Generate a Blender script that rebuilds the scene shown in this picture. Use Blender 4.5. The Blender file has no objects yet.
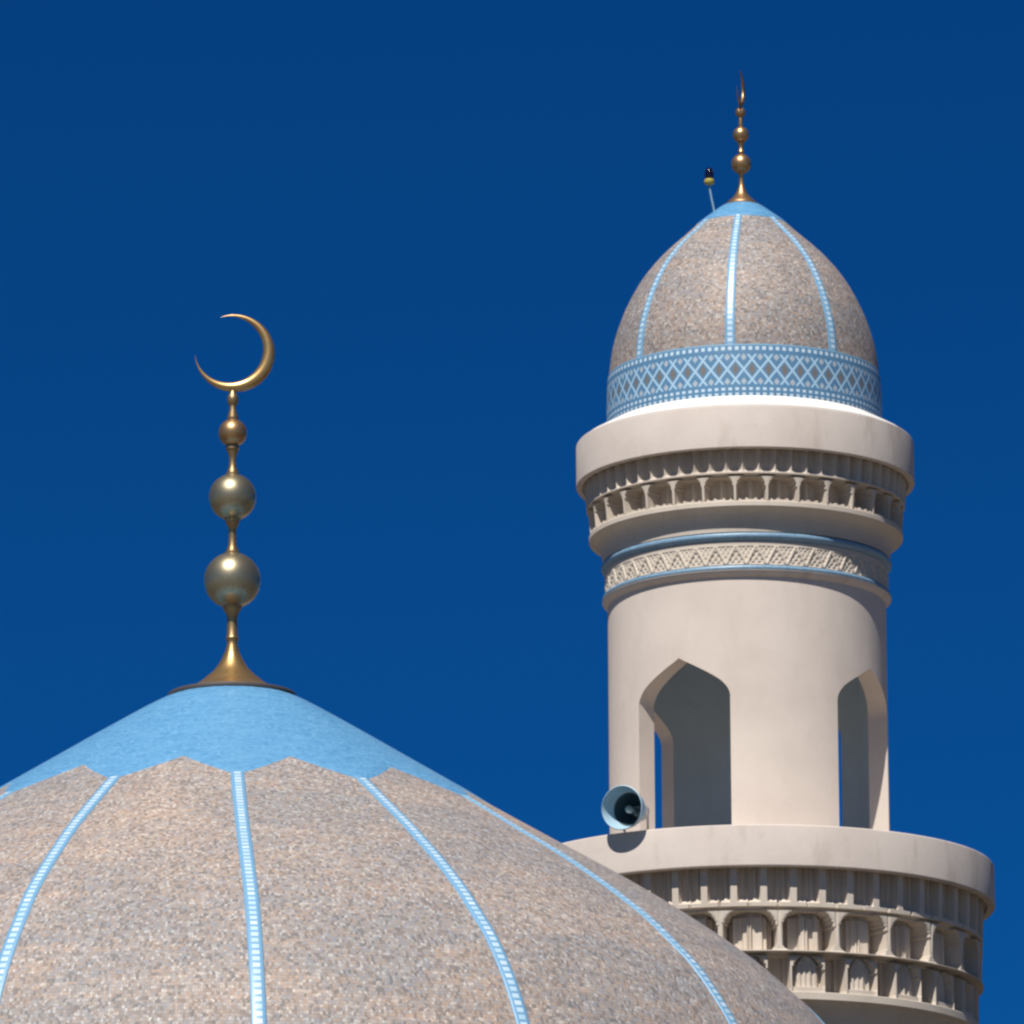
import bpy, math, random
from math import sin, cos, tan, atan, atan2, asin, sqrt, pi, radians as R, degrees as DG
random.seed(7)
sc = bpy.context.scene
COL = sc.collection

# ------------------------------------------------------------------ camera model
F = 8000.0; EC = R(13.4); ROLL = R(0.33); CZ = 1.6
def basis():
    f = (0, cos(EC), sin(EC)); u0 = (0, -sin(EC), cos(EC))
    r = (cos(ROLL), -u0[1]*sin(ROLL), -u0[2]*sin(ROLL))
    u = (sin(ROLL), u0[1]*cos(ROLL), u0[2]*cos(ROLL))
    return f, r, u
FW, RT, UP = basis()
def unproj(px, py, Y):
    a = (px-512)/F; b = (512-py)/F
    d = [FW[i] + a*RT[i] + b*UP[i] for i in range(3)]
    k = Y/d[1]
    return (d[0]*k, Y, CZ + d[2]*k)
def proj(p):
    q = (p[0], p[1], p[2]-CZ)
    dt = lambda v: sum(v[i]*q[i] for i in range(3))
    w = dt(FW)
    return 512 + F*dt(RT)/w, 512 - F*dt(UP)/w

# ------------------------------------------------------------------ a tower frame: radii and rows read off the photo -> metres
class Frame:
    def __init__(s, px, py, Y):
        p = unproj(px, py, Y)
        s.x, s.y = p[0], p[1]
        s.D = sqrt(p[0]**2 + p[1]**2)
        s.rot = asin(-p[0]/s.D)
        s.k = s.D/(F*cos(EC))                       # metres per pixel at the axis
    def E(s, y):
        # roll moves rows a little with the column: include it
        px = 512 + (s.x/s.y)*F*cos(EC)
        return EC + atan((512-y)/F) - ROLL*(px-512)/F*1.0
    def zs(s, y): return CZ + s.y*tan(s.E(y))                 # a point on the axis / silhouette
    def zf(s, r, y): return CZ + (s.D - r*s.k)*s.y/s.D*tan(s.E(y))    # a point on the near side at radius r px
    def sil(s, pts):
        """silhouette (half width px, row, slope) -> profile (r m, z m)"""
        out = []
        for x, y, m in pts:
            e = s.E(y)
            ph = atan(sin(e)/m)
            r = x/cos(ph)
            d = r*sin(ph)*s.k
            z = CZ + (s.D - d)*s.y/s.D*tan(e)
            out.append((r*s.k*(1-d/s.D), z))
        return out

# ------------------------------------------------------------------ mesh helpers
def link(name, verts, faces, mat, parent=None, uvs=None, smooth=True, sharp=35, mats=None, fm=None):
    me = bpy.data.meshes.new(name)
    me.from_pydata(verts, [], faces)
    if smooth:
        me.polygons.foreach_set('use_smooth', [True]*len(me.polygons))
        me.set_sharp_from_angle(angle=R(sharp))
    if uvs is not None:
        ul = me.uv_layers.new(name='UVMap')
        for p in me.polygons:
            us = [uvs[me.loops[l].vertex_index] for l in p.loop_indices]
            mx = max(u[0] for u in us)
            for l, u in zip(p.loop_indices, us):
                uu = u[0]
                if mx - uu > mx*0.5 and mx > 3 and uu < 1e-6 and len(us) > 2 and mx > UWRAP*0.6: uu += UWRAP
                ul.data[l].uv = (uu, u[1])
    me.materials.append(mat)
    for m in (mats or []): me.materials.append(m)
    if fm: me.polygons.foreach_set('material_index', fm)
    me.update()
    o = bpy.data.objects.new(name, me); COL.objects.link(o)
    if parent: o.parent = parent
    return o
UWRAP = 1e9
def lathe(name, prof, mat, parent, n=192, seam=True, sharp=35, vs=None):
    """prof: list of (r, z).  uv = (azimuth degrees, v)"""
    verts, uvs, faces = [], [], []
    v = 0; m = len(prof)
    vv = []
    for j, (r, z) in enumerate(prof):
        if j: v += sqrt((r-prof[j-1][0])**2 + (z-prof[j-1][1])**2)
        vv.append(v)
    if vs: vv = vs
    for i in range(n+1):
        t = -pi + 2*pi*i/n
        for j, (r, z) in enumerate(prof):
            verts.append((r*sin(t), -r*cos(t), z)); uvs.append((180+DG(t), vv[j]))
    for i in range(n):
        for j in range(m-1):
            a, b = i*m+j, (i+1)*m+j
            faces.append((a, a+1, b+1, b))
    o = link(name, verts, faces, mat, parent, uvs, True, sharp)
    # weld the seam
    import bmesh
    bm = bmesh.new(); bm.from_mesh(o.data)
    bmesh.ops.remove_doubles(bm, verts=bm.verts, dist=1e-5)
    bmesh.ops.recalc_face_normals(bm, faces=bm.faces)
    bm.to_mesh(o.data); bm.free()
    return o
def fix_normals(o, d=1e-5):
    import bmesh
    bm = bmesh.new(); bm.from_mesh(o.data)
    if d: bmesh.ops.remove_doubles(bm, verts=bm.verts, dist=d)
    bmesh.ops.recalc_face_normals(bm, faces=bm.faces)
    bm.to_mesh(o.data); bm.free()
def field(name, fn, rows, ncol, mat, parent, sharp=50):
    """ring relief: rows = list of row values, fn(az_deg,row)->(r,z)"""
    verts, faces = [], []
    m = len(rows)
    for i in range(ncol):
        a = -180 + 360*i/ncol
        t = R(a)
        for y in rows:
            r, z = fn(a, y)
            verts.append((r*sin(t), -r*cos(t), z))
    for i in range(ncol):
        k = (i+1) % ncol
        for j in range(m-1):
            faces.append((i*m+j, k*m+j, k*m+j+1, i*m+j+1))
    return link(name, verts, faces, mat, parent, None, True, sharp)
def ball(name, r, z, mat, parent, sq=1.0):
    n = 28
    return lathe(name, [(max(1e-4, r*sin(pi*j/n)), z + r*sq*cos(pi*j/n)) for j in range(n+1)], mat, parent, 48, sharp=80)
def interp(x, tab):
    if x <= tab[0][0]: return tab[0][1]
    for (a, b), (c, d) in zip(tab, tab[1:]):
        if x <= c: return b + (d-b)*(x-a)/(c-a)
    return tab[-1][1]
def smoothprof(pts, n=6):
    """Catmull-Rom through (r,z) points"""
    out = []
    P = [pts[0]] + list(pts) + [pts[-1]]
    for i in range(1, len(P)-2):
        p0, p1, p2, p3 = P[i-1:i+3]
        for q in range(n):
            t = q/n
            out.append(tuple(.5*((2*p1[c]) + (-p0[c]+p2[c])*t + (2*p0[c]-5*p1[c]+4*p2[c]-p3[c])*t*t + (-p0[c]+3*p1[c]-3*p2[c]+p3[c])*t**3) for c in (0, 1)))
    out.append(tuple(pts[-1]))
    return out
def empty(name, loc, rz):
    o = bpy.data.objects.new(name, None); COL.objects.link(o)
    o.location = loc; o.rotation_euler = (0, 0, rz); o.empty_display_size = .5
    return o
def tag(o, label, cat, group=None):
    o['label'] = label; o['category'] = cat
    if group: o['group'] = group

# ------------------------------------------------------------------ materials
class NT:
    def __init__(s, name):
        s.m = bpy.data.materials.new(name); s.m.use_nodes = True
        s.t = s.m.node_tree; s.N = s.t.nodes; s.L = s.t.links
        s.b = s.N['Principled BSDF']
    def n(s, ty, **kw):
        o = s.N.new(ty)
        for k, v in kw.items(): setattr(o, k, v)
        return o
    def put(s, sock, v):
        if hasattr(v, 'is_output') or isinstance(v, bpy.types.NodeSocket): s.L.new(v, sock)
        else: sock.default_value = v
    def math(s, op, a, b=0.0, c=None, clamp=False):
        o = s.n('ShaderNodeMath', operation=op, use_clamp=clamp)
        s.put(o.inputs[0], a); s.put(o.inputs[1], b)
        if c is not None: s.put(o.inputs[2], c)
        return o.outputs[0]
    def mix(s, f, a, b, mode='MIX'):
        o = s.n('ShaderNodeMix', data_type='RGBA', blend_type=mode)
        s.put(o.inputs[0], f); s.put(o.inputs[6], a); s.put(o.inputs[7], b)
        return o.outputs[2]
    def noise(s, scale, vec=None, detail=4, rough=.55):
        o = s.n('ShaderNodeTexNoise'); o.inputs['Scale'].default_value = scale
        o.inputs['Detail'].default_value = detail; o.inputs['Roughness'].default_value = rough
        if vec is not None: s.L.new(vec, o.inputs['Vector'])
        return o.outputs['Fac']
    def ramp(s, fac, stops, const=False):
        o = s.n('ShaderNodeValToRGB'); cr = o.color_ramp
        if const: cr.interpolation = 'CONSTANT'
        while len(cr.elements) < len(stops): cr.elements.new(.5)
        for e, (p, c) in zip(cr.elements, stops):
            e.position = p; e.color = tuple(c)+(1,) if len(c) == 3 else c
        s.L.new(fac, o.inputs[0]); return o.outputs[0]
    def coord(s, which='Object', scale=None):
        o = s.n('ShaderNodeTexCoord').outputs[which]
        if scale:
            mp = s.n('ShaderNodeMapping'); mp.inputs['Scale'].default_value = scale
            s.L.new(o, mp.inputs['Vector']); o = mp.outputs[0]
        return o
    def uv(s):
        sp = s.n('ShaderNodeSeparateXYZ'); s.L.new(s.coord('UV'), sp.inputs[0])
        return sp.outputs[0], sp.outputs[1]
    def bump(s, h, strength, dist):
        o = s.n('ShaderNodeBump'); o.inputs['Strength'].default_value = strength
        o.inputs['Distance'].default_value = dist; s.L.new(h, o.inputs['Height'])
        s.L.new(o.outputs[0], s.b.inputs['Normal'])
    def fin(s, col, rough=.8, metal=0.0, spec=None):
        s.put(s.b.inputs['Base Color'], col); s.put(s.b.inputs['Roughness'], rough)
        s.b.inputs['Metallic'].default_value = metal
        if spec is not None: s.b.inputs['Specular IOR Level'].default_value = spec
        return s.m
def c4(*c): return (c[0], c[1], c[2], 1)

def stucco(name, col, dirt=.35):
    t = NT(name)
    ob = t.coord()
    n1 = t.noise(1.1, ob, 6, .6); n2 = t.noise(14, ob, 4, .6)
    st = t.noise(1.0, t.coord('Object', (2.6, 2.6, .8)), 6, .65)       # rain streaks
    ca = c4(*col); cb = c4(col[0]*.86, col[1]*.85, col[2]*.85); cc = c4(col[0]*.80, col[1]*.78, col[2]*.76)
    f1 = t.math('MULTIPLY', t.math('SUBTRACT', n1, .42), 3.0, clamp=True)
    a = t.mix(t.math('MULTIPLY', f1, .9), ca, cb)
    sp_ = t.noise(3.3, t.coord('Object', (1, 1, 1.6)), 8, .7)
    f5 = t.math('MULTIPLY', t.math('SUBTRACT', sp_, .60), 6.0, clamp=True)
    a = t.mix(t.math('MULTIPLY', f5, .75), a, cc)
    f2 = t.math('MULTIPLY', t.math('SUBTRACT', st, .53), 5.0*dirt, clamp=True)
    a = t.mix(f2, a, cc)
    f3 = t.math('MULTIPLY', t.math('SUBTRACT', n2, .5), .35)
    a = t.mix(t.math('ABSOLUTE', f3), a, cc)
    t.bump(t.math('ADD', t.math('MULTIPLY', n2, .5), t.noise(60, ob, 3)), .35, .006)
    return t.fin(a, .88, spec=.25)
WALL = (.65, .56, .485)
M_wall = stucco('stucco', WALL)
M_rim = stucco('stucco_rim', (.63, .548, .48), 1.3)
M_inner = stucco('grey_render', (.53, .61, .66), .5)
M_carve = stucco('carved_plaster', (.60, .52, .43), 1.0)
M_white = stucco('white_paint', (.70, .67, .63), .4)

def mosaic(name, h, dark=1.0, tall=1.0):
    """small square tesserae in level courses, h = tile size in metres; u = azimuth, v = distance down the dome"""
    t = NT(name)
    ob = t.coord(); u, v = t.uv()
    wob = t.math('MULTIPLY', t.math('SUBTRACT', t.noise(1.7, ob, 3), .5), h*1.6)
    vv = t.math('DIVIDE', t.math('ADD', v, wob), h*tall)
    row = t.math('FLOOR', vv)
    sp0 = t.n('ShaderNodeSeparateXYZ'); t.L.new(ob, sp0.inputs[0])
    rad = t.math('SQRT', t.math('ADD', t.math('POWER', sp0.outputs[0], 2.0), t.math('POWER', sp0.outputs[1], 2.0)))
    rq = t.math('ADD', t.math('MULTIPLY', t.math('FLOOR', t.math('MULTIPLY', rad, 5.0)), .2), .1)
    w1 = t.n('ShaderNodeTexWhiteNoise', noise_dimensions='1D'); t.L.new(row, w1.inputs['W'])
    uu = t.math('ADD', t.math('DIVIDE', t.math('MULTIPLY', t.math('MULTIPLY', u, pi/180), rq), h), w1.outputs[0])
    cmb = t.n('ShaderNodeCombineXYZ'); t.L.new(uu, cmb.inputs[0]); t.L.new(vv, cmb.inputs[1])
    vo = t.n('ShaderNodeTexVoronoi', voronoi_dimensions='2D'); vo.inputs['Scale'].default_value = 1.0; vo.inputs['Randomness'].default_value = .45
    t.L.new(cmb.outputs[0], vo.inputs['Vector'])
    sp = t.n('ShaderNodeSeparateColor'); t.L.new(vo.outputs['Color'], sp.inputs[0])
    d = dark
    stops = [(0.0, (.26*d, .235*d, .225*d)), (.10, (.35*d, .285*d, .25*d)), (.25, (.44*d, .37*d, .325*d)), (.42, (.40*d, .38*d, .385*d)),
             (.57, (.51*d, .395*d, .32*d)), (.71, (.54*d, .485*d, .44*d)), (.86, (.45*d, .41*d, .405*d)), (.93, (.66*d, .61*d, .56*d))]
    base = t.ramp(sp.outputs[0], stops, True)
    # broad, level drifts of warmer and greyer stones
    n1 = t.noise(.55, t.coord('Object', (1, 1, 2.2)), 4, .6)
    n2 = t.noise(1.6, t.coord('Object', (.7, .7, 5.0)), 3, .6)
    f = t.math('MULTIPLY', t.math('SUBTRACT', t.math('ADD', t.math('MULTIPLY', n1, .6), t.math('MULTIPLY', n2, .4)), .44), 4.5, clamp=True)
    tint = t.mix(f, c4(.84, .87, .91), c4(1.24, 1.10, .98))
    base = t.mix(1.0, base, tint, 'MULTIPLY')
    ed = t.n('ShaderNodeTexVoronoi', feature='DISTANCE_TO_EDGE', voronoi_dimensions='2D'); ed.inputs['Scale'].default_value = 1.0; ed.inputs['Randomness'].default_value = .45
    t.L.new(cmb.outputs[0], ed.inputs['Vector'])
    g = t.math('LESS_THAN', ed.outputs[0], .07)
    base = t.mix(t.math('MULTIPLY', g, .6), base, c4(.25*d, .225*d, .205*d))
    t.bump(t.math('ADD', t.math('MINIMUM', ed.outputs[0], .12), t.math('MULTIPLY', sp.outputs[1], .10)), .45, .012)
    return t.fin(base, t.math('MULTIPLY_ADD', sp.outputs[2], .3, .48), spec=.32)
M_mos = mosaic('stone_mosaic', .023, .725, 1.6)
M_mos2 = mosaic('stone_mosaic_cap', .026, .70, 1.1)

def bluetile(name, a=(.10, .275, .465), b=(.07, .215, .39), c=(.155, .35, .54)):
    t = NT(name)
    u, v = t.uv()
    vo = t.n('ShaderNodeTexVoronoi'); vo.inputs['Scale'].default_value = 34; vo.inputs['Randomness'].default_value = .35
    t.L.new(t.coord('Object', (1, 1, 1.9)), vo.inputs['Vector'])
    sp = t.n('ShaderNodeSeparateColor'); t.L.new(vo.outputs['Color'], sp.inputs[0])
    base = t.ramp(sp.outputs[0], [(0, b), (.35, a), (.8, a), (1, c)])
    n = t.noise(3.0, t.coord('Object', (1, 1, 9)), 6, .7)
    base = t.mix(t.math('MULTIPLY', t.math('SUBTRACT', n, .45), 2.2, clamp=True), base, c4(a[0]*1.55, a[1]*1.3, a[2]*1.18))
    return t.fin(base, .42, spec=.5)
M_blue = bluetile('blue_tile')
M_ringblue = bluetile('ring_tile', (.17, .29, .40), (.12, .22, .32), (.23, .35, .46))

def ribmat(name, pitch):
    """u: -1..1 across, v: metres along.  blue edges, a chain of small white squares down the middle"""
    t = NT(name)
    u, v = t.uv()
    au = t.math('ABSOLUTE', u)
    fr = t.math('FRACT', t.math('DIVIDE', v, pitch))
    sq = t.math('MULTIPLY', t.math('LESS_THAN', au, .47), t.math('LESS_THAN', t.math('ABSOLUTE', t.math('SUBTRACT', fr, .5)), .31))
    wn = t.n('ShaderNodeTexWhiteNoise', noise_dimensions='1D'); t.L.new(t.math('FLOOR', t.math('DIVIDE', v, pitch)), wn.inputs['W'])
    white = t.mix(wn.outputs[0], c4(.36, .53, .64), c4(.56, .65, .71))
    n = t.noise(40, t.coord(), 2)
    blue = t.mix(n, c4(.12, .27, .43), c4(.19, .37, .53))
    return t.fin(t.mix(sq, blue, white), .4, spec=.5)
M_rib = ribmat('rib_tile', .074)
M_rib2 = ribmat('rib_tile_cap', .066)

def bandmat():
    """lattice band round the small dome; u = azimuth degrees, v = 0..1 bottom to top"""
    t = NT('lattice_tile')
    u, v = t.uv()
    N = 53.0
    U = t.math('MULTIPLY', u, N/360.0)
    V = t.math('DIVIDE', t.math('SUBTRACT', v, .22), .58)         # 0..1 inside the lattice
    def tri(x): # 0..1 triangle wave, 0 at integers
        return t.math('MULTIPLY', t.math('ABSOLUTE', t.math('SUBTRACT', t.math('FRACT', x), .5)), 2.0)
    # lines: frac(U + V*s) near 0 and frac(U - V*s) near 0
    def line(k, off, w):
        x = t.math('ADD', t.math('ADD', U, t.math('MULTIPLY', V, k)), off)
        return t.math('GREATER_THAN', tri(x), 1.0-w)
    inl = t.math('MULTIPLY', t.math('GREATER_THAN', v, .22), t.math('LESS_THAN', v, .80))
    l1 = t.math('MAXIMUM', line(1.5, -.25, .17), line(-1.5, .25, .17))
    l1 = t.math('MULTIPLY', l1, inl)
    # brown diamonds on the centre row
    fu = t.math('ABSOLUTE', t.math('SUBTRACT', t.math('FRACT', t.math('ADD', U, .5)), .5))
    fv = t.math('ABSOLUTE', t.math('SUBTRACT', V, .5))
    dia = t.math('LESS_THAN', t.math('ADD', t.math('DIVIDE', fu, .22), t.math('DIVIDE', fv, .225)), 1.0)
    # pale petals above and below between the diamonds
    fu2 = t.math('ABSOLUTE', t.math('SUBTRACT', t.math('FRACT', U), .5))
    fv2 = t.math('ABSOLUTE', t.math('SUBTRACT', fv, .40))
    pet = t.math('LESS_THAN', t.math('ADD', t.math('DIVIDE', fu2, .18), t.math('DIVIDE', fv2, .12)), 1.0)
    # dotted borders
    d = t.math('ABSOLUTE', t.math('SUBTRACT', t.math('FRACT', t.math('MULTIPLY', U, 127.0/53.0)), .5))
    def row(c, h): return t.math('LESS_THAN', t.math('ABSOLUTE', t.math('SUBTRACT', v, c)), h)
    dots = t.math('MULTIPLY', t.math('LESS_THAN', d, .27), t.math('MAXIMUM', row(.915, .034), t.math('MAXIMUM', row(.135, .026), row(.05, .022))))
    thin = t.math('MAXIMUM', row(.985, .012), row(.015, .012))
    n = t.noise(45, t.coord(), 2)
    blue = t.mix(n, c4(.065, .165, .29), c4(.125, .26, .40))
    col = t.mix(l1, blue, c4(.36, .53, .66))
    col = t.mix(pet, col, c4(.38, .43, .47))
    col = t.mix(dia, col, c4(.17, .16, .15))
    col = t.mix(dots, col, c4(.50, .62, .70))
    col = t.mix(thin, col, c4(.2, .38, .52))
    return t.fin(col, .42, spec=.5)
M_band = bandmat()

def brass(name, base, tarn, rough, metal=.85):
    t = NT(name)
    n1 = t.noise(6, t.coord(), 5, .6); n2 = t.noise(30, t.coord(), 4, .6)
    f = t.math('MULTIPLY', t.math('SUBTRACT', t.math('ADD', t.math('MULTIPLY', n1, .6), t.math('MULTIPLY', n2, .4)), .42), 4, clamp=True)
    col = t.mix(f, c4(*base), c4(*tarn))
    t.bump(n2, .12, .004)
    return t.fin(col, t.math('MULTIPLY_ADD', f, .14, rough), metal)
M_gold = brass('gilded_brass', (.58, .36, .14), (.34, .21, .09), .33)
M_brass = brass('aged_brass', (.43, .36, .23), (.26, .23, .155), .35, .88)
M_stem = brass('tarnished_brass', (.40, .27, .13), (.24, .17, .09), .40, .85)
M_copper = brass('small_brass', (.56, .34, .16), (.28, .16, .08), .36, .88)

def plain(name, col, rough=.5, metal=0.0, var=.15):
    t = NT(name)
    n = t.noise(25, t.coord(), 3)
    a = t.mix(n, c4(*[x*(1-var) for x in col]), c4(*[min(1, x*(1+var)) for x in col]))
    return t.fin(a, rough, metal)
M_horn = plain('horn_paint', (.42, .59, .69), .35, .1, .08)
M_bellshade = plain('bell_shade', (.018, .045, .06), .5)  # shade inside the horn bell, painted as a near-black colour
M_hornd = plain('driver_metal', (.36, .40, .38), .4)
M_hornbr = plain('bracket_paint', (.50, .44, .38), .6)
M_black = plain('dark_glass', (.006, .005, .02), .12)
M_yellow = plain('yellow_paint', (.42, .34, .07), .5)
M_rod = plain('rod_paint', (.20, .33, .42), .5)
M_lead = plain('dark_flashing', (.07, .06, .055), .6)

# ================================================================== MAIN DOME
DM = Frame(232, 700, 70.0)
dome_root = empty('mosque_dome', (DM.x, DM.y, 0), DM.rot)
tag(dome_root, 'large pointed dome clad in beige mosaic with a light blue tiled peak, in the foreground', 'dome')
SIL = [(65, 697.5, .50), (118, 725, .54), (168, 753, .56), (217, 780.5, .56), (270, 810, .55), (332, 843.5, .54), (394, 877, .56),
       (455, 914, .62), (517, 957.5, .77), (558, 994, .96), (586, 1024, 1.18)]
SIL = [(a, b + a*.00576, c) for a, b, c in SIL]
prof = DM.sil(SIL)
k = DM.k
r_, z_ = prof[-1]
# below the frame the curve turns to the vertical
ext = [(r_+36*k, z_-50*k), (r_+66*k, z_-110*k), (r_+86*k, z_-180*k), (r_+94*k, z_-260*k)]
apex = [(.02, prof[0][1] + .22*prof[0][0]), (prof[0][0]*.5, prof[0][1] + .15*prof[0][0])]
DPROF = smoothprof(apex + prof + ext, 5)
def dz(r):            # height of the dome surface at radius r (m)
    return interp(r, DPROF)
DBASE = DPROF[-1]
dome = lathe('dome', DPROF, M_mos, dome_root, 256)

NR = 14
# azimuth (deg) of each rib against radius (px): the fourteen ribs are not laid out perfectly evenly
RIBT = {0: [(275, 1.05), (419, 1.45), (547, 1.95), (631, 2.2), (720, 2.4)],
        1: [(283, 26.3), (425, 24.8), (540, 24.3), (637, 24.6), (720, 24.7)],
        2: [(267, 54.2), (355, 51.6), (457, 49.9), (546, 48.8), (621, 48.8), (720, 48.8)],
        3: [(272, 82.0), (461, 81), (625, 80.5), (720, 80.5)],
        -1: [(281, -23.5), (449, -21.2), (573, -20.1), (640, -20.1), (720, -20.1)],
        -2: [(272, -50.0), (461, -47.0), (625, -46.0), (720, -46)],
        -3: [(272, -76.5), (461, -73.0), (625, -72.0), (720, -72)]}
def rib_az(i, rpx):
    """azimuth in degrees, i may be fractional, 0..14"""
    i0 = math.floor(i); f = i - i0
    def at(q):
        q = ((q + 7) % 14) - 7
        if q in RIBT: return interp(rpx, RIBT[q])
        a, b = interp(rpx, RIBT[3]), interp(rpx, RIBT[-3]) + 360
        qq = q if q > 0 else q + 14
        v = a + (b-a)*(qq-3)/8.0
        return v if v <= 180 else v - 360
    a, b = at(i0), at(i0+1)
    if b < a: b += 360
    return a + (b-a)*f
def blue_edge(i):
    """radius px of the lower edge of the blue peak, i = rib number (fractional between ribs)"""
    a = abs(((i + .5) % 1.0) - .5)*2          # 0 on a rib, 1 halfway
    return interp(a, [(0, 290), (.07, 287), (1, 242)])
def dome_peak():
    verts, uvs, faces = [], [], []
    n = 392; m = 26; lift = .014
    for i in range(n):
        azr = NR*i/n
        rb = blue_edge(azr)*k
        for j in range(m+1):
            r = .03 + (rb-.03)*j/m
            a = R(rib_az(azr, r/k))
            z = dz(r) + lift
            if j == m: z = dz(r) - .01
            verts.append((r*sin(a), -r*cos(a), z)); uvs.append((azr, r))
    M = m+1
    for i in range(n):
        q = (i+1) % n
        for j in range(m): faces.append((i*M+j, i*M+j+1, q*M+j+1, q*M+j))
    o = link('blue_peak', verts, faces, M_blue, dome, uvs, True, 60)
    return o
dome_peak()
def make_rib(name, surf, r0, r1, w0, w1, azf, mat, parent, steps=90, lift=.03):
    """strip lying on the dome with a rounded section; w = half width m"""
    verts, uvs, faces = [], [], []
    pts = []
    v = 0; last = None
    for s in range(steps+1):
        q = s/steps
        r, z = surf(q)
        if last: v += sqrt((r-last[0])**2 + (z-last[1])**2)
        last = (r, z)
        w = w0 + (w1-w0)*q
        a = azf(r)
        ra, rb_ = surf(max(0, q-.01)), surf(min(1, q+.01))
        tr, tz = rb_[0]-ra[0], rb_[1]-ra[1]; L = sqrt(tr*tr+tz*tz); nr, nz = -tz/L, tr/L
        if nz < 0 and nr < 0: nr, nz = -nr, -nz
        if nr < 0: nr, nz = -nr, -nz
        for uu, h in ((-1, -.012), (-1, .4*lift), (-.85, .8*lift), (-.4, lift), (.4, lift), (.85, .8*lift), (1, .4*lift), (1, -.012)):
            rr, zz = r + nr*h, z + nz*h
            da = uu*w/max(r, .1)
            # keep the strip flush: side points lie on the ring, not the chord
            verts.append((rr*sin(a+da), -rr*cos(a+da), zz)); uvs.append((uu, v))
    for s in range(steps):
        for c in range(7):
            a0 = s*8+c
            faces.append((a0, a0+1, a0+9, a0+8))
    o = link(name, verts, faces, mat, parent, uvs, True, 60)
    fix_normals(o, 0)
    return o
# arc length parametrisation below the notch
def dome_surf(q):
    r0, r1 = 281*k, DBASE[0]
    i0 = next(i for i, p in enumerate(DPROF) if p[0] > r0)
    pts = [(r0, dz(r0))] + DPROF[i0:]
    ls = [0]
    for a, b in zip(pts, pts[1:]): ls.append(ls[-1] + sqrt((a[0]-b[0])**2 + (a[1]-b[1])**2))
    t = q*ls[-1]
    return interp(t, [(l, p[0]) for l, p in zip(ls, pts)]), interp(t, [(l, p[1]) for l, p in zip(ls, pts)])
tab = [dome_surf(i/120) for i in range(121)]
def ds(q):
    x = q*120; i = min(119, int(x)); f = x-i
    return tuple(tab[i][c]*(1-f)+tab[i+1][c]*f for c in (0, 1))
for i in range(NR):
    make_rib('rib', ds, 0, 0, 6.6*k, 7.3*k, (lambda r, i=i: R(rib_az(i, r/k))), M_rib, dome, 110, .014)

# drum, cornice and hall under the dome (below the frame)
rb, zb = DBASE
lathe('cornice', [(rb-.05, zb+.02), (rb+.30, zb-.03), (rb+.34, zb-.08), (rb+.34, zb-.35), (rb+.22, zb-.42), (rb+.12, zb-.6), (rb-.02, zb-.62)], M_rim, dome_root, 128)
lathe('drum', [(rb-.03, zb-.5), (rb-.03, 6.6)], M_wall, dome_root, 128)
def box(name, x0, x1, y0, y1, z0, z1, mat, parent=None, bev=.03):
    import bmesh
    bm = bmesh.new(); bmesh.ops.create_cube(bm, size=1)
    for v in bm.verts:
        v.co = (x0 + (v.co.x+.5)*(x1-x0), y0 + (v.co.y+.5)*(y1-y0), z0 + (v.co.z+.5)*(z1-z0))
    if bev: bmesh.ops.bevel(bm, geom=bm.edges[:], offset=bev, segments=2, affect='EDGES')
    me = bpy.data.meshes.new(name); bm.to_mesh(me); bm.free(); me.materials.append(mat)
    o = bpy.data.objects.new(name, me); COL.objects.link(o)
    if parent: o.parent = parent
    return o
hw = rb + 1.2
box('hall', -hw, hw, -hw, hw, -.02, 6.2, M_wall, dome_root)
box('parapet', -hw-.15, hw+.15, -hw-.15, hw+.15, 6.2, 6.6, M_rim, dome_root)

# ------------------------------------------------------------------ finials
def crescent(name, R0, mat, parent, cz, cx=0, inner=(-.151, .098, .8546), rotz=0, depth=.8):
    """horned crescent: round tapering section swept between two circles. x across, z up"""
    ix, iz, ir = inner
    dd = sqrt(ix*ix+iz*iz); th0 = atan2(-iz, -ix)        # thickest direction
    # for a polar angle th about the outer centre, inner distance:
    def rin(th):
        b = ix*cos(th)+iz*sin(th); c = dd*dd - ir*ir
        return b + sqrt(max(0, b*b - c))
    span = 0
    while rin(th0+span) < 1.0 - .007 and span < pi: span += .005
    n, m = 96, 20
    verts, faces = [], []
    for i in range(n+1):
        th = th0 - span + 2*span*i/n
        a, b = rin(th), 1.0
        mid, h = (a+b)/2, max(.0045, (b-a)/2)
        for j in range(m):
            q = 2*pi*j/m
            rr = mid + h*cos(q); dp = depth*h*sin(q)
            x, z = (rr*cos(th))*R0 + cx, rr*sin(th)*R0 + cz
            y = dp*R0
            verts.append((x*cos(rotz) - y*sin(rotz), x*sin(rotz) + y*cos(rotz), z))
    for i in range(n):
        for j in range(m):
            q = (j+1) % m
            faces.append((i*m+j, i*m+q, (i+1)*m+q, (i+1)*m+j))
    faces.append(tuple(range(m))); faces.append(tuple(range(n*m, n*m+m)))
    o = link(name, verts, faces, mat, parent, None, True, 60)
    fix_normals(o, 0)
    return o

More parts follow.
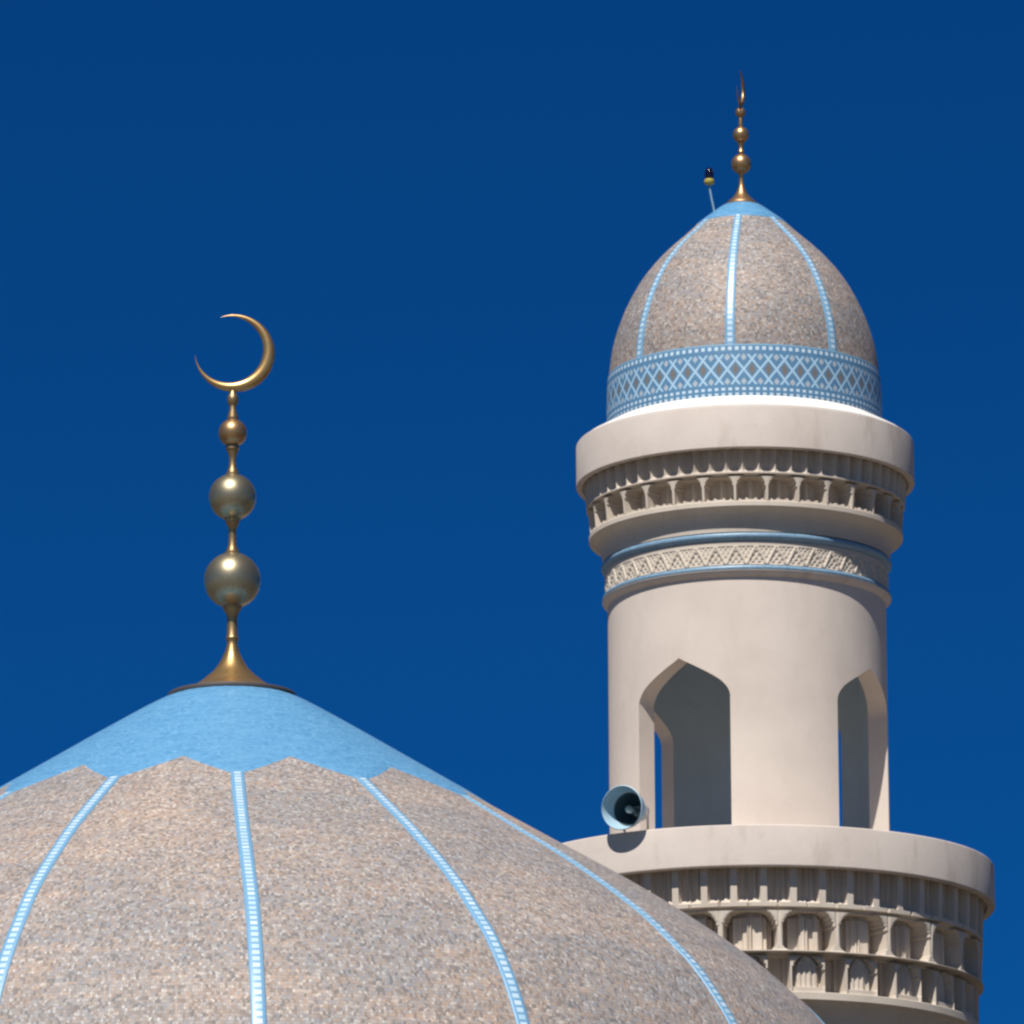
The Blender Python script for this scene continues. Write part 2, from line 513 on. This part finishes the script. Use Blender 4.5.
def Z(y): return DM.zs(y)
fb = lathe('finial', [(10*k, Z(664)), (7*k, Z(650)), (5.4*k, Z(646)), (5.2*k, Z(642)), (6.3*k, Z(640)), (6.6*k, Z(638)), (5.6*k, Z(636)), (5.2*k, Z(622)), (5.4*k, Z(617)), (6.2*k, Z(614)), (8.6*k, Z(610)), (9.6*k, Z(607)), (9.5*k, Z(604)),
     (4*k, Z(600)), (4*k, Z(560)), (7.8*k, Z(556)), (8*k, Z(552.5)), (6.2*k, Z(551.5)), (5.6*k, Z(549)), (4.2*k, Z(545)), (3.9*k, Z(538)), (3.9*k, Z(530)), (4.6*k, Z(527)), (6.6*k, Z(524)), (7*k, Z(521)), (8.2*k, Z(520)), (8.2*k, Z(516)), (4*k, Z(512)),
     (4*k, Z(480)), (7*k, Z(476)), (7*k, Z(473.5)), (5.6*k, Z(472.8)), (5*k, Z(470)), (3.7*k, Z(467)), (3.5*k, Z(459)), (4.1*k, Z(455)), (5.6*k, Z(452)), (5.9*k, Z(450)), (7*k, Z(449.3)), (7*k, Z(446)), (3.5*k, Z(443)),
     (3.5*k, Z(424)), (5.6*k, Z(420)), (5.6*k, Z(417)), (3.6*k, Z(411)), (3.3*k, Z(406)), (5*k, Z(403.5)), (5.8*k, Z(400)), (5.2*k, Z(396)), (3*k, Z(393)), (2.5*k, Z(390)), (.3*k, Z(388))],
     M_stem, dome_root, 40, sharp=28)
ball('ball', 28.3*k, Z(580.5), M_brass, fb)
ball('ball', 23.7*k, Z(497.3), M_brass, fb)
ball('ball', 14.2*k, Z(433), M_copper, fb)
lathe('flared_base', smoothprof([(60*k, Z(694.6)), (48*k, Z(691)), (36*k, Z(685.6)), (27*k, Z(678.6)), (18*k, Z(670.5)), (11.5*k, Z(661)), (7.3*k, Z(652)), (5.4*k, Z(645))], 5), M_gold, fb, 64, sharp=60)
lathe('flashing', [(59*k, Z(694.4)), (63.4*k, Z(694.8)), (64*k, Z(695.6)), (63.4*k, Z(698.4)), (52*k, Z(699))], M_lead, fb, 64, sharp=60)
crescent('crescent', 40.2*k, M_gold, fb, Z(353.3), 2.0*k)

# ================================================================== MINARET
MN = Frame(748, 700, 86.0)
mr = empty('minaret', (MN.x, MN.y, 0), MN.rot)
tag(mr, 'round beige minaret with pointed arch openings and a small ribbed mosaic dome', 'minaret')
K = MN.k
def P(lst):   # list of (r px, front row)
    return [(r*K, MN.zf(r, y)) for r, y in lst]

# --- cap dome
S2 = [(18, 205.5, .62), (29, 212.5, .72), (44, 223, .80), (58, 235, .90), (72, 246.5, .95), (84, 258, 1.12), (97, 273, 1.40), (106, 286, 1.72), (115, 302, 2.2), (123, 320, 2.9), (129, 338, 4.3), (133.3, 357, 7), (136, 385, 16), (136.8, 408, 60)]
cp = MN.sil(S2)
cp = [(.02, cp[0][1]+.10), ] + cp
cp = cp + [(cp[-1][0], cp[-1][1]-.22)]
CPROF = smoothprof(cp, 5)
def cz(r): return interp(r, CPROF)
capd = lathe('roof_dome', CPROF, M_mos2, mr, 192)
def rz(z):   # radius at height
    t = sorted([(b, a) for a, b in CPROF]); return interp(z, t)
# rows of the band
zt, zb2 = MN.zf(133, 344.5), MN.zf(136.5, 396)
lathe('tile_band', [(rz(zt)-.01, zt+.002), (rz(zt)+.012, zt)] + [(rz(zt+(zb2-zt)*j/10)+.014, zt+(zb2-zt)*j/10) for j in range(1, 10)] + [(rz(zb2)+.014, zb2-.02), (rz(zb2)-.01, zb2-.06)],
      M_band, capd, 192, vs=[1, 1] + [1-j/10 for j in range(1, 10)] + [0, 0])
# small blue peak
rp = 47*K
lathe('blue_peak', [(.03, cz(.03)+.01)] + [(rp*j/10, cz(rp*j/10)+.012) for j in range(1, 11)] + [(rp+.004, cz(rp)-.006)], M_blue, capd, 96)
pts2 = [p for p in CPROF if p[0] > rp and p[1] > zt]
pts2 = [(rp-.01, cz(rp-.01))] + pts2 + [(rz(zt)+.0, zt-.005)]
ls2 = [0]
for a, b in zip(pts2, pts2[1:]): ls2.append(ls2[-1] + sqrt((a[0]-b[0])**2 + (a[1]-b[1])**2))
def cs(q):
    t = q*ls2[-1]
    return interp(t, [(l, p[0]) for l, p in zip(ls2, pts2)]), interp(t, [(l, p[1]) for l, p in zip(ls2, pts2)])
CAPAZ = [-5.6, 40.8, 94, 133, 178, -137, -95, -50.0]
for i in range(8):
    make_rib('rib', cs, 0, 0, 3.6*K, 5.2*K, (lambda r, i=i: R(CAPAZ[i] + (1.8 if i == 0 else .0)*max(0, 1-r/(130*K)))), M_rib2, capd, 60, .010)

# --- finial of the minaret
def Zm(y): return MN.zs(y)
ff = lathe('finial', [(4*K, Zm(192)), (2.6*K, Zm(186)), (2.4*K, Zm(176)), (4*K, Zm(172)), (2*K, Zm(169)), (2*K, Zm(154)), (3.4*K, Zm(152)), (2.2*K, Zm(149)), (2.2*K, Zm(146)), (3.6*K, Zm(143)), (2*K, Zm(140)),
     (2*K, Zm(126)), (2.6*K, Zm(124)), (2*K, Zm(121)), (2.6*K, Zm(117)), (2*K, Zm(115)), (2*K, Zm(107)), (1.6*K, Zm(104)), (.2*K, Zm(102))], M_copper, mr, 28, sharp=50)
ball('ball', 10.2*K, Zm(164), M_copper, ff)
ball('ball', 8.2*K, Zm(134.8), M_copper, ff)
ball('ball', 5.2*K, Zm(112.5), M_copper, ff)
lathe('flared_base', smoothprof([(16*K, Zm(205)), (14*K, Zm(202)), (10.5*K, Zm(199)), (7.2*K, Zm(195.5)), (5*K, Zm(191.5)), (3*K, Zm(186)), (2.4*K, Zm(180))], 4), M_copper, ff, 40, sharp=60)
lathe('flashing', [(12*K, Zm(203)), (20*K, Zm(206.2)), (20.5*K, Zm(207.5)), (14*K, Zm(208))], M_lead, ff, 40)
crescent('crescent', 18.6*K, M_copper, ff, Zm(88.5), 0, rotz=R(79), depth=.75)

# --- top slope + rim of the cap
zs_ = MN.zf(137, 395)
lathe('white_ledge', [(130*K, zs_+.05), (137.0*K, zs_)] + P([(162, 402.2), (166.5, 404.4)]), M_white, mr, 192, sharp=60)
lathe('upper_rim', P([(164.5, 404.6), (168.2, 404.9), (168.8, 405.5), (169, 406.3), (169, 446.2), (168.6, 447.0)]) + [(163.4*K, MN.zf(168.6, 447.0)-.004), (163.2*K, MN.zf(168.6, 447.0)+.03), (150*K, MN.zf(168.6, 447.0)+.03)], M_rim, mr, 256, sharp=22)

# --- upper carved cornice
def sm(x): x = max(0, min(1, x)); return x*x*(3-2*x)
NA = 31; PH = -3.8
def cap_relief(az, y):
    p = ((az-PH)/(360/NA)) % 1.0
    a = abs(((p+.5) % 1.0) - .5)*2            # 0 on a pillar, 1 halfway
    tt = ((az-PH)/(360/NA)*2 + .5) % 1.0
    b = abs(((tt+.5) % 1.0) - .5)*2           # 0 on a tooth
    if y < 474:
        t = (y-447)/27.0
        pier = max(0, 1-b/.34)**.8 if b < .34 else 0
        d = 9.4
        if t > .58: d = 9.4*sqrt(max(0, 1-((t-.58)/.32)**2)) if t < .90 else 0
        bb = min(1, b*1.1)
        r = 161.6 - 2.6*t - d*(min(1, (b-.05)/.62)**.85 if b > .05 else 0)
        r -= 1.0*(1-t)*0
    elif y < 476.0: r = 152.5
    elif y < 501:
        t = (y-476)/25.0
        edge = .12 + (.46*(1-sqrt(max(0, 1-(1-t/.48)**2))) if t < .48 else 0)
        back = 137.5
        if a < edge: r = 157.2 - 2.0*t + .6*(1-a/edge)
        else:
            r = back + 4.5*sm((1-abs(a-1)/.45)) - 2*t
        if t > .80:
            h = [.95, .86, .93, .84, .9][int(a*4.99)]
            if t > h: r = 155.2
    else: r = 155.6
    return r
rows = [447 + i*.75 for i in range(37)] + [474.0, 474.6, 475.4, 476.0] + [476.4 + i*.7 for i in range(36)] + [501.6]
rows = sorted(set([x for x in rows if x < 474] + [474.0, 475.7, 476.1] + [x for x in rows if x > 476.2]))
def cap_nom(y): return interp(y, [(447, 160), (474, 158), (476, 157), (502, 155.5)])
def capfn(az, y):
    r = cap_relief(az, y)
    return r*K, MN.zf(cap_nom(y), y)
NC = NA*28
field('carved_cornice', capfn, rows, NC, M_carve, mr, 40)
z0 = MN.zf(155.5, 501.6)
lathe('sill_moulding', [(150*K, z0+.012), (156.4*K, z0+.010), (156.8*K, z0+.004)] + P([(156.8, 505.2), (156.3, 506)]) +
      P([(153.5, 508.0), (149.8, 511.0), (146.8, 515), (144.8, 520), (143.9, 525.5), (143.2, 531.5)]), M_carve, mr, 256, sharp=20)
lathe('blue_ring', [(140*K, MN.zf(143.2, 531.5)-.002)] + P([(143.8, 532.4), (145.0, 533.4), (144.8, 536.4), (143.6, 538)]) + [(140.4*K, MN.zf(143, 540.5))], M_ringblue, mr, 192, sharp=50)
NTR = 44
def bandfn(az, y):
    p = ((az*NTR/360) % 1.0)
    t = (564.5-y)/20.0                        # 0 bottom, 1 top
    d = abs(p-.5)*2                           # 0 centre, 1 edge
    e = abs(d - (1-t))                        # distance to triangle side
    r = 141.2
    if e < .13: r = 141.6
    elif d < (1-t): r = 139.9 + .9*((int(p*7.0) + int(t*6)) % 2)
    else: r = 140.9 - .7*((int(p*11) + int(t*5)) % 2)
    if t > .93 or t < .05: r = 141.2
    return r*K, MN.zf(141, y)
field('carved_band', bandfn, [541 + i*.8 for i in range(30)], NTR*20, M_carve, mr, 40)
lathe('blue_ring', [(139*K, MN.zf(143, 564.6)+.001)] + P([(142.4, 564.8), (143.6, 565.8), (143.8, 567.8), (143.2, 568.9)]) + [(139*K, MN.zf(142.8, 568.9)-.002)], M_ringblue, mr, 192, sharp=50)
lathe('neck_moulding', [(139*K, MN.zf(143, 569.1)-.003)] + P([(144.2, 569.3), (144.2, 569.9), (141.2, 573.2), (138.9, 576.4)]) + [(136*K, MN.zf(138.9, 576.4)-.01)], M_rim, mr, 192, sharp=50)
lathe('inner_ceiling', [(.01, MN.zf(139, 590)), (121*K, MN.zf(139, 590))], M_inner, mr, 96)

# --- shaft with four pointed openings
RO, RI = 138.6, 119.6
ZTOP = MN.zf(139, 574)
ZDECK = MN.zf(243, 824) + .004
HALF = 21.8; CEN = -29.0
# springing and arch heights measured on the left opening
zspr = MN.zf(139*cos(R(28.6)), 697.5)
AH = [(0, 40.5), (.1, 37.3), (.3, 31.8), (.55, 24.6), (.72, 19.2), (.82, 15.4), (.90, 11.2), (.955, 7.2), (.985, 3.8), (1, 0)]
def arch_z(s): return zspr + interp(abs(s), AH)*K
def make_shaft():
    verts, faces, idx = [], [], {}
    def V(a, r, z, key):
        if key not in idx:
            idx[key] = len(verts); t = R(a)
            verts.append((r*K*sin(t), -r*K*cos(t), z))
        return idx[key]
    svals = [0, .05, .1, .2, .3, .42, .55, .65, .72, .77, .82, .86, .90, .93, .955, .97, .985, 1]
    full = sorted(set([-s for s in svals] + svals))
    for q in range(4):
        c = CEN + 90*q
        # arch zone
        azs = [c + s*HALF for s in full]
        for (s0, a0), (s1, a1) in zip(zip(full, azs), list(zip(full, azs))[1:]):
            k0, k1 = (q, round(s0, 3)), (q, round(s1, 3))
            z0_, z1_ = arch_z(s0), arch_z(s1)
            ob0, ob1 = V(a0, RO, z0_, ('o', 'a')+k0), V(a1, RO, z1_, ('o', 'a')+k1)
            ot0, ot1 = V(a0, RO, ZTOP, ('o', 't')+k0), V(a1, RO, ZTOP, ('o', 't')+k1)
            ib0, ib1 = V(a0, RI, z0_, ('i', 'a')+k0), V(a1, RI, z1_, ('i', 'a')+k1)
            it0, it1 = V(a0, RI, ZTOP, ('i', 't')+k0), V(a1, RI, ZTOP, ('i', 't')+k1)
            faces += [(ob0, ob1, ot1, ot0), (ib1, ib0, it0, it1), (ob1, ob0, ib0, ib1)]
        # jambs
        for s in (-1.0, 1.0):
            a0 = c + s*HALF; k0 = (q, s)
            o0, o1 = V(a0, RO, ZDECK, ('o', 'd')+k0), V(a0, RO, zspr, ('o', 'a')+k0)
            i0, i1 = V(a0, RI, ZDECK, ('i', 'd')+k0), V(a0, RI, zspr, ('i', 'a')+k0)
            faces.append((o0, o1, i1, i0) if s > 0 else (o1, o0, i0, i1))
        # pier to the next opening
        n = 24; a_s, a_e = c + HALF, c + 90 - HALF
        for j in range(n):
            def kk(jj):
                if jj == 0: return (q, 1.0)
                if jj == n: return ((q+1) % 4, -1.0)
                return (q, 'p', jj)
            aa, ab = a_s + (a_e-a_s)*j/n, a_s + (a_e-a_s)*(j+1)/n
            for w, rr in (('o', RO), ('i', RI)):
                vs = [V(aa, rr, ZDECK, (w, 'd')+kk(j)), V(ab, rr, ZDECK, (w, 'd')+kk(j+1)), V(ab, rr, zspr, (w, 'a')+kk(j+1)), V(aa, rr, zspr, (w, 'a')+kk(j)),
                      V(ab, rr, ZTOP, (w, 't')+kk(j+1)), V(aa, rr, ZTOP, (w, 't')+kk(j))]
                f = [(vs[0], vs[1], vs[2], vs[3]), (vs[3], vs[2], vs[4], vs[5])]
                if w == 'i': f = [t[::-1] for t in f]
                faces += f
    fm = []
    for f in faces:
        rr = [sqrt(verts[i][0]**2 + verts[i][1]**2) for i in f]
        fm.append(1 if max(rr) < (RI+.5)*K else 0)
    return link('arched_shaft', verts, faces, M_wall, mr, None, True, 30, mats=[M_inner], fm=fm)
make_shaft()

# --- balcony: slab, rim, big carved cornice
lathe('balcony_rim', [(.02, ZDECK-.004), (150*K, ZDECK-.004)] + [(238*K, ZDECK-.006)] + P([(240.2, 824.4), (240.9, 825.0), (241.1, 825.9), (241.1, 864.4), (240.7, 865.4)]) + [(233.5*K, MN.zf(241.4, 865.4)-.004), (233.3*K, MN.zf(241.4, 865.4)+.04), (205*K, MN.zf(241.4, 865.4)+.04)], M_rim, mr, 256, sharp=22)
NB = 25; PB = 6.9
def bal_relief(az, y):
    p = ((az-PB)/14.4) % 1.0
    a = abs(((p+.5) % 1.0) - .5)*2            # 0 pillar, 1 halfway
    tt = ((az-PB)/7.2 + .5) % 1.0
    sgn = 1 if ((tt+.5) % 1.0) > .5 else -1
    b = abs(((tt+.5) % 1.0) - .5)*2           # 0 tooth centre
    if y < 907:
        t = (y-864)/43.0
        if b < .30: r = 230.0 - 1.5*t
        else:
            d = 12.0
            if t > .60:
                q = (t-.60)/.28
                d = 12*sqrt(max(0, 1-q*q)) if q < 1 else 0
            c = (b-.30)/.70
            step = (.78 if sgn > 0 else 1.0) if c > .66 else ((.98 if sgn > 0 else .72) if c > .33 else .86)
            r = 230.0 - 1.5*t - d*step
        if a < .035: r = min(r, 219) if t < .93 else r-3
        if abs(a-1) < .035: r -= 3
    elif y < 910: r = 222
    elif y < 951:
        t = (y-910)/41.0
        edge = .10 + (.56*(1-sqrt(max(0, 1-(1-t/.50)**2))) if t < .50 else (.20*(1-sqrt(max(0, 1-((t-.70)/.255)**2))) if .70 < t < .955 else 0))
        if a < edge:
            r = 228.3 - 1.0*t
            if a < .03: r = 227
            elif a > edge-.05: r = 227
        else:
            q = (p - .5)*2                      # -1..1 across the niche, not symmetric
            facet = [30, 26, 19, 17, 13.5, 11, 14.5, 13, 19, 26, 30]
            ci = math.floor((az-PB)/14.4) % NB
            fi = max(0, min(10, int((q+1)/2*10.99)))
            r = 228 - facet[fi] + 3.2*(((ci*7919 + fi*104729) % 97)/97.0 - .5)
            if abs(q) < .035: r -= 2
            if t < .10: r -= 3
        if t > .955: r = 228.5
    elif y < 954.5: r = 212
    else:
        t = (y-954.5)/38.5
        a2 = 1-a                                # arches stand between the pillars
        # pairs of slim piers flanking a small niche; deep gap under each pillar above
        if a < .36:
            r = 200 + (5 if a > .2 else 0)
            if t > .84: r = 200 + 21*sm((t-.84)/.16)
        else:
            e = .45 + (.48*(1-sqrt(max(0, 1-(1-t/.46)**2))) if t < .46 else 0)
            if a < e: r = 223.2 if t > .05 else 218
            else:
                c = (a-e)/(1-e+1e-6)
                r = 222.5 - (9.5 if c < .3 else (6.0 if c < .7 else 4.6)) + 2.0*(((math.floor((az-PB)/14.4+.5)*733 + int(c*5)*389) % 89)/89.0 - .5)
                if abs(a-1) < .05: r -= 1.2
                if t > .80: r = 221
    return r
browc = sorted(set([864 + i*1.0 for i in range(43)] + [907.0, 909.6, 910.1] + [911 + i*.95 for i in range(43)] + [951.1, 954.3, 954.6] + [955.3 + i*1.0 for i in range(38)]))
def bal_nom(y): return interp(y, [(864, 230), (907, 228), (951, 227), (955, 223), (1000, 222)])
def balfn(az, y): return bal_relief(az, y)*K, MN.zf(bal_nom(y), y)
field('balcony_cornice', balfn, browc, NB*36, M_carve, mr, 40)
zc = MN.zf(222, browc[-1])
lathe('balcony_moulding', [(200*K, zc+.012), (223.5*K, zc+.010), (224*K, zc+.004)] + P([(224, 998.4), (223.4, 999.2)]) + P([(218, 1002), (211, 1009), (204, 1022), (200, 1040), (196, 1060)]), M_carve, mr, 256, sharp=20)
lathe('lower_shaft', [(194*K, MN.zf(196, 1058)), (194*K, .9), (204*K, .85), (206*K, .8), (206*K, -.02)], M_wall, mr, 128)

# ================================================================== HORN LOUDSPEAKER
hb_az = -30.5
def on_minaret(rpx, azd, z):
    t = R(azd) + MN.rot
    return (MN.x + rpx*K*sin(t), MN.y - rpx*K*cos(t), z)
hz = MN.zf(265*cos(R(31)), 808)
hx_px = (622.3-749.3)/MN.k*MN.k
# mouth centre: lateral -127 px, 232 px towards the camera
lat, fwd = -123.0*K, 224*K
mc = (MN.x + lat*cos(MN.rot) + fwd*sin(MN.rot), MN.y + lat*sin(MN.rot) - fwd*cos(MN.rot))
hz = CZ + sqrt(mc[0]**2+mc[1]**2)*tan(MN.E(807))
horn = empty('horn_loudspeaker', (mc[0], mc[1], hz), 0)
tag(horn, 'pale blue-grey horn loudspeaker on the balcony edge, at the foot of the arched shaft', 'loudspeaker')
def lathe_y(name, prof, mat, parent, rz, rx, n=48, loc=(0, 0, 0), sharp=40):
    """lathe about the local -Y axis (horn axis pointing to -Y). prof (r, depth behind mouth)"""
    o = lathe(name, [(max(1e-4, r), -d) for r, d in prof], mat, parent, n, sharp=sharp)
    import mathutils
    # lathe axis z -> -y
    M = mathutils.Matrix.Rotation(rz, 4, 'Z') @ mathutils.Matrix.Rotation(rx, 4, 'X') @ mathutils.Matrix.Rotation(R(90), 4, 'X')
    o.data.transform(mathutils.Matrix.Translation(loc) @ M)
    return o
HR = 21.2*K; hrz = R(-25) + MN.rot; hrx = R(4)
bell = [(1.0, .0), (.985, .03), (.955, .14), (.90, .38), (.81, .70), (.66, 1.05), (.46, 1.4), (.25, 1.7)]
outer = [(1.0, -.01), (1.03, .02), (1.02, .07), (.99, .14), (.94, .38), (.85, .72), (.70, 1.07), (.50, 1.42), (.29, 1.72)]
pf = [(r*HR, d*HR) for r, d in reversed(bell)] + [(r*HR, d*HR) for r, d in outer]
lathe_y('bell', pf, M_horn, horn, hrz, hrx)
lathe_y('sound_plug', [(.001, .62*HR), (.09*HR, .63*HR), (.15*HR, .68*HR), (.18*HR, .78*HR), (.17*HR, .95*HR), (.14*HR, 1.3*HR), (.13*HR, 1.66*HR)], M_hornd, horn, hrz, hrx, 32)
lathe_y('shade_liner', [(.21*HR, 1.69*HR), (.41*HR, 1.41*HR), (.62*HR, 1.06*HR), (.70*HR, .90*HR), (.755*HR, .79*HR), (.775*HR, .78*HR)], M_bellshade, horn, hrz, hrx)  # liner added inside the bell; its dark colour stands in for shade
lathe_y('driver', [(.001, 1.65*HR), (.26*HR, 1.65*HR), (.36*HR, 1.68*HR), (.40*HR, 1.72*HR), (.40*HR, 2.1*HR), (.35*HR, 2.18*HR), (.001, 2.2*HR)], M_hornd, horn, hrz, hrx, 40)
# bracket: a yoke from the driver down to the deck edge
import mathutils
ax = mathutils.Vector((sin(hrz)*1, -cos(hrz), 0))
back = -ax*1.5*HR
side = mathutils.Vector((cos(hrz), sin(hrz), 0))
deckz = ZDECK - hz
def strap(name, pts, w, t, mat, parent, wdir):
    verts, faces = [], []
    n = len(pts)
    for i, p in enumerate(pts):
        q = pts[min(n-1, i+1)] - pts[max(0, i-1)]
        nn = q.cross(wdir).normalized()
        for s, u in ((-1, -1), (1, -1), (1, 1), (-1, 1)):
            verts.append(tuple(p + wdir*(s*w/2) + nn*(u*t/2)))
    for i in range(n-1):
        for c in range(4):
            d = (c+1) % 4
            faces.append((i*4+c, i*4+d, i*4+4+d, i*4+4+c))
    faces += [(0, 1, 2, 3), (n*4-4, n*4-3, n*4-2, n*4-1)]
    o = link(name, verts, faces, mat, parent, None, False)
    fix_normals(o, 0); return o
yk = []
hwid = .6*HR
for s in (-1, 1):
    pass
pts = [back + side*(-hwid) + mathutils.Vector((0, 0, .02)), back + side*(-hwid) + mathutils.Vector((0, 0, deckz+.05)), back + side*(-hwid*.8) + mathutils.Vector((0, 0, deckz+.008)),
       back + side*(hwid*.8) + mathutils.Vector((0, 0, deckz+.008)), back + side*hwid + mathutils.Vector((0, 0, deckz+.05)), back + side*hwid + mathutils.Vector((0, 0, .02))]
strap('yoke', pts, .05, .006, M_hornbr, horn, ax)

# ================================================================== LAMP ON THE SMALL DOME
lx = (714-741.5); ra = 31.0
laz = asin(max(-1, lx/ra))
base_r = ra*K
t_ = laz + MN.rot
lb = (MN.x + base_r*sin(t_), MN.y - base_r*cos(t_), cz(base_r)-.01)
lamp = empty('warning_lamp', lb, 0)
tag(lamp, 'small dark lamp with yellow collar on a thin rod beside the minaret finial', 'lamp')
def tube(name, pts, r, mat, parent, n=8):
    verts, faces = [], []
    pts = [mathutils.Vector(p) for p in pts]
    for i, p in enumerate(pts):
        d = (pts[min(len(pts)-1, i+1)] - pts[max(0, i-1)]).normalized()
        u = d.orthogonal().normalized(); v = d.cross(u)
        for j in range(n):
            a = 2*pi*j/n; verts.append(tuple(p + u*cos(a)*r + v*sin(a)*r))
    for i in range(len(pts)-1):
        for j in range(n):
            q = (j+1) % n; faces.append((i*n+j, i*n+q, i*n+n+q, i*n+n+j))
    faces += [tuple(range(n)), tuple(range(len(verts)-n, len(verts)))]
    o = link(name, verts, faces, mat, parent); fix_normals(o, 0); return o
tube('rod', [(0, 0, 0), (-1.4*K, 0, 8*K), (-3.0*K, 0, 16*K), (-4.2*K, 0, 24*K), (-4.8*K, 0, 30.5*K)], 1.05*K, M_rod, lamp)
lo = lathe('collar', [(.001, 25.5*K), (3.2*K, 25.5*K), (4.6*K, 26.6*K), (5.2*K, 28*K), (5.0*K, 30.3*K), (4.2*K, 31.2*K), (.001, 31.2*K)], M_yellow, lamp, 24)
lh = lathe('lens', [(3.9*K, 31.3*K), (4.3*K, 32*K), (4.6*K, 36*K), (4.2*K, 39.5*K), (3.1*K, 42*K), (1.3*K, 43.4*K), (.001, 43.8*K)], M_black, lamp, 24, sharp=60)
for o in (lo, lh): o.data.transform(mathutils.Matrix.Translation((-4.9*K, 0, 4*K)))

# ================================================================== GROUND
def ground():
    t = NT('paving')
    n = t.noise(.15, t.coord(), 6, .6); n2 = t.noise(3, t.coord(), 4)
    a = t.mix(n, c4(.072, .058, .040), c4(.115, .095, .066)); a = t.mix(t.math('MULTIPLY', n2, .3), a, c4(.065, .053, .037))
    br = t.n('ShaderNodeTexBrick'); br.inputs['Scale'].default_value = 1.0; br.inputs['Mortar Size'].default_value = .012
    br.inputs['Color1'].default_value = (1, 1, 1, 1); br.inputs['Color2'].default_value = (.9, .9, .9, 1); br.inputs['Mortar'].default_value = (.55, .55, .55, 1)
    t.L.new(t.coord(), br.inputs['Vector'])
    a = t.mix(1.0, a, br.outputs[0], 'MULTIPLY')
    mat = t.fin(a, .85)
    s = 6000; nn = 24
    verts = [(-s+2*s*i/nn, -s+2*s*j/nn, -.02) for i in range(nn+1) for j in range(nn+1)]
    faces = [(i*(nn+1)+j, (i+1)*(nn+1)+j, (i+1)*(nn+1)+j+1, i*(nn+1)+j+1) for i in range(nn) for j in range(nn)]
    o = link('ground', verts, faces, mat, None, None, False)
    o['kind'] = 'structure'
ground()

# ================================================================== LIGHT, SKY, CAMERA
SUN_EL = R(56); SUN_AZ = R(-18)      # azimuth: to the left, behind the camera
sv = mathutils.Vector((sin(SUN_AZ)*cos(SUN_EL), -cos(SUN_AZ)*cos(SUN_EL), sin(SUN_EL)))
ld = bpy.data.lights.new('sun', 'SUN'); ld.energy = 5.0; ld.angle = R(.53); ld.color = (1, .965, .91)
lo_ = bpy.data.objects.new('sun', ld); COL.objects.link(lo_)
lo_.rotation_euler = sv.to_track_quat('Z', 'Y').to_euler()
w = bpy.data.worlds.new('World'); sc.world = w; w.use_nodes = True
wt = w.node_tree; bg = wt.nodes['Background']
sky = wt.nodes.new('ShaderNodeTexSky'); sky.sky_type = 'NISHITA'; sky.sun_disc = False
sky.sun_elevation = SUN_EL; sky.sun_rotation = math.atan2(sv.x, sv.y)
sky.altitude = 2500; sky.air_density = 1.0; sky.dust_density = 0.0; sky.ozone_density = 3.5
# deep blue band of polarised sky across from the sun, paler towards the sun itself
tc = wt.nodes.new('ShaderNodeTexCoord'); dp = wt.nodes.new('ShaderNodeVectorMath'); dp.operation = 'DOT_PRODUCT'
wt.links.new(tc.outputs['Generated'], dp.inputs[0]); dp.inputs[1].default_value = tuple(sv)
mr_ = wt.nodes.new('ShaderNodeMapRange'); mr_.interpolation_type = 'SMOOTHSTEP'
mr_.inputs[1].default_value = -.2; mr_.inputs[2].default_value = .75
wt.links.new(dp.outputs['Value'], mr_.inputs[0])
tin = wt.nodes.new('ShaderNodeMix'); tin.data_type = 'RGBA'
tin.inputs[6].default_value = (.012, .19, .42, 1); tin.inputs[7].default_value = (.15, .34, .50, 1)
wt.links.new(mr_.outputs[0], tin.inputs[0])
mul = wt.nodes.new('ShaderNodeMix'); mul.data_type = 'RGBA'; mul.blend_type = 'MULTIPLY'; mul.inputs[0].default_value = 1
wt.links.new(sky.outputs[0], mul.inputs[6]); wt.links.new(tin.outputs[2], mul.inputs[7]); wt.links.new(mul.outputs[2], bg.inputs[0])
bg.inputs[1].default_value = .1

cam = bpy.data.cameras.new('camera'); co = bpy.data.objects.new('camera', cam); COL.objects.link(co)
cam.sensor_width = 36; cam.lens = 36*F/1024; cam.clip_start = .5; cam.clip_end = 20000
Mx = mathutils.Matrix(((RT[0], UP[0], -FW[0], 0), (RT[1], UP[1], -FW[1], 0), (RT[2], UP[2], -FW[2], CZ), (0, 0, 0, 1)))
co.matrix_world = Mx
sc.camera = co
sc.render.resolution_x = sc.render.resolution_y = 1024
sc.view_settings.view_transform = 'Standard'; sc.view_settings.look = 'None'
sc.view_settings.exposure = .24; sc.view_settings.gamma = 1
sc.render.engine = 'CYCLES'
sc.cycles.filter_width = 2.5
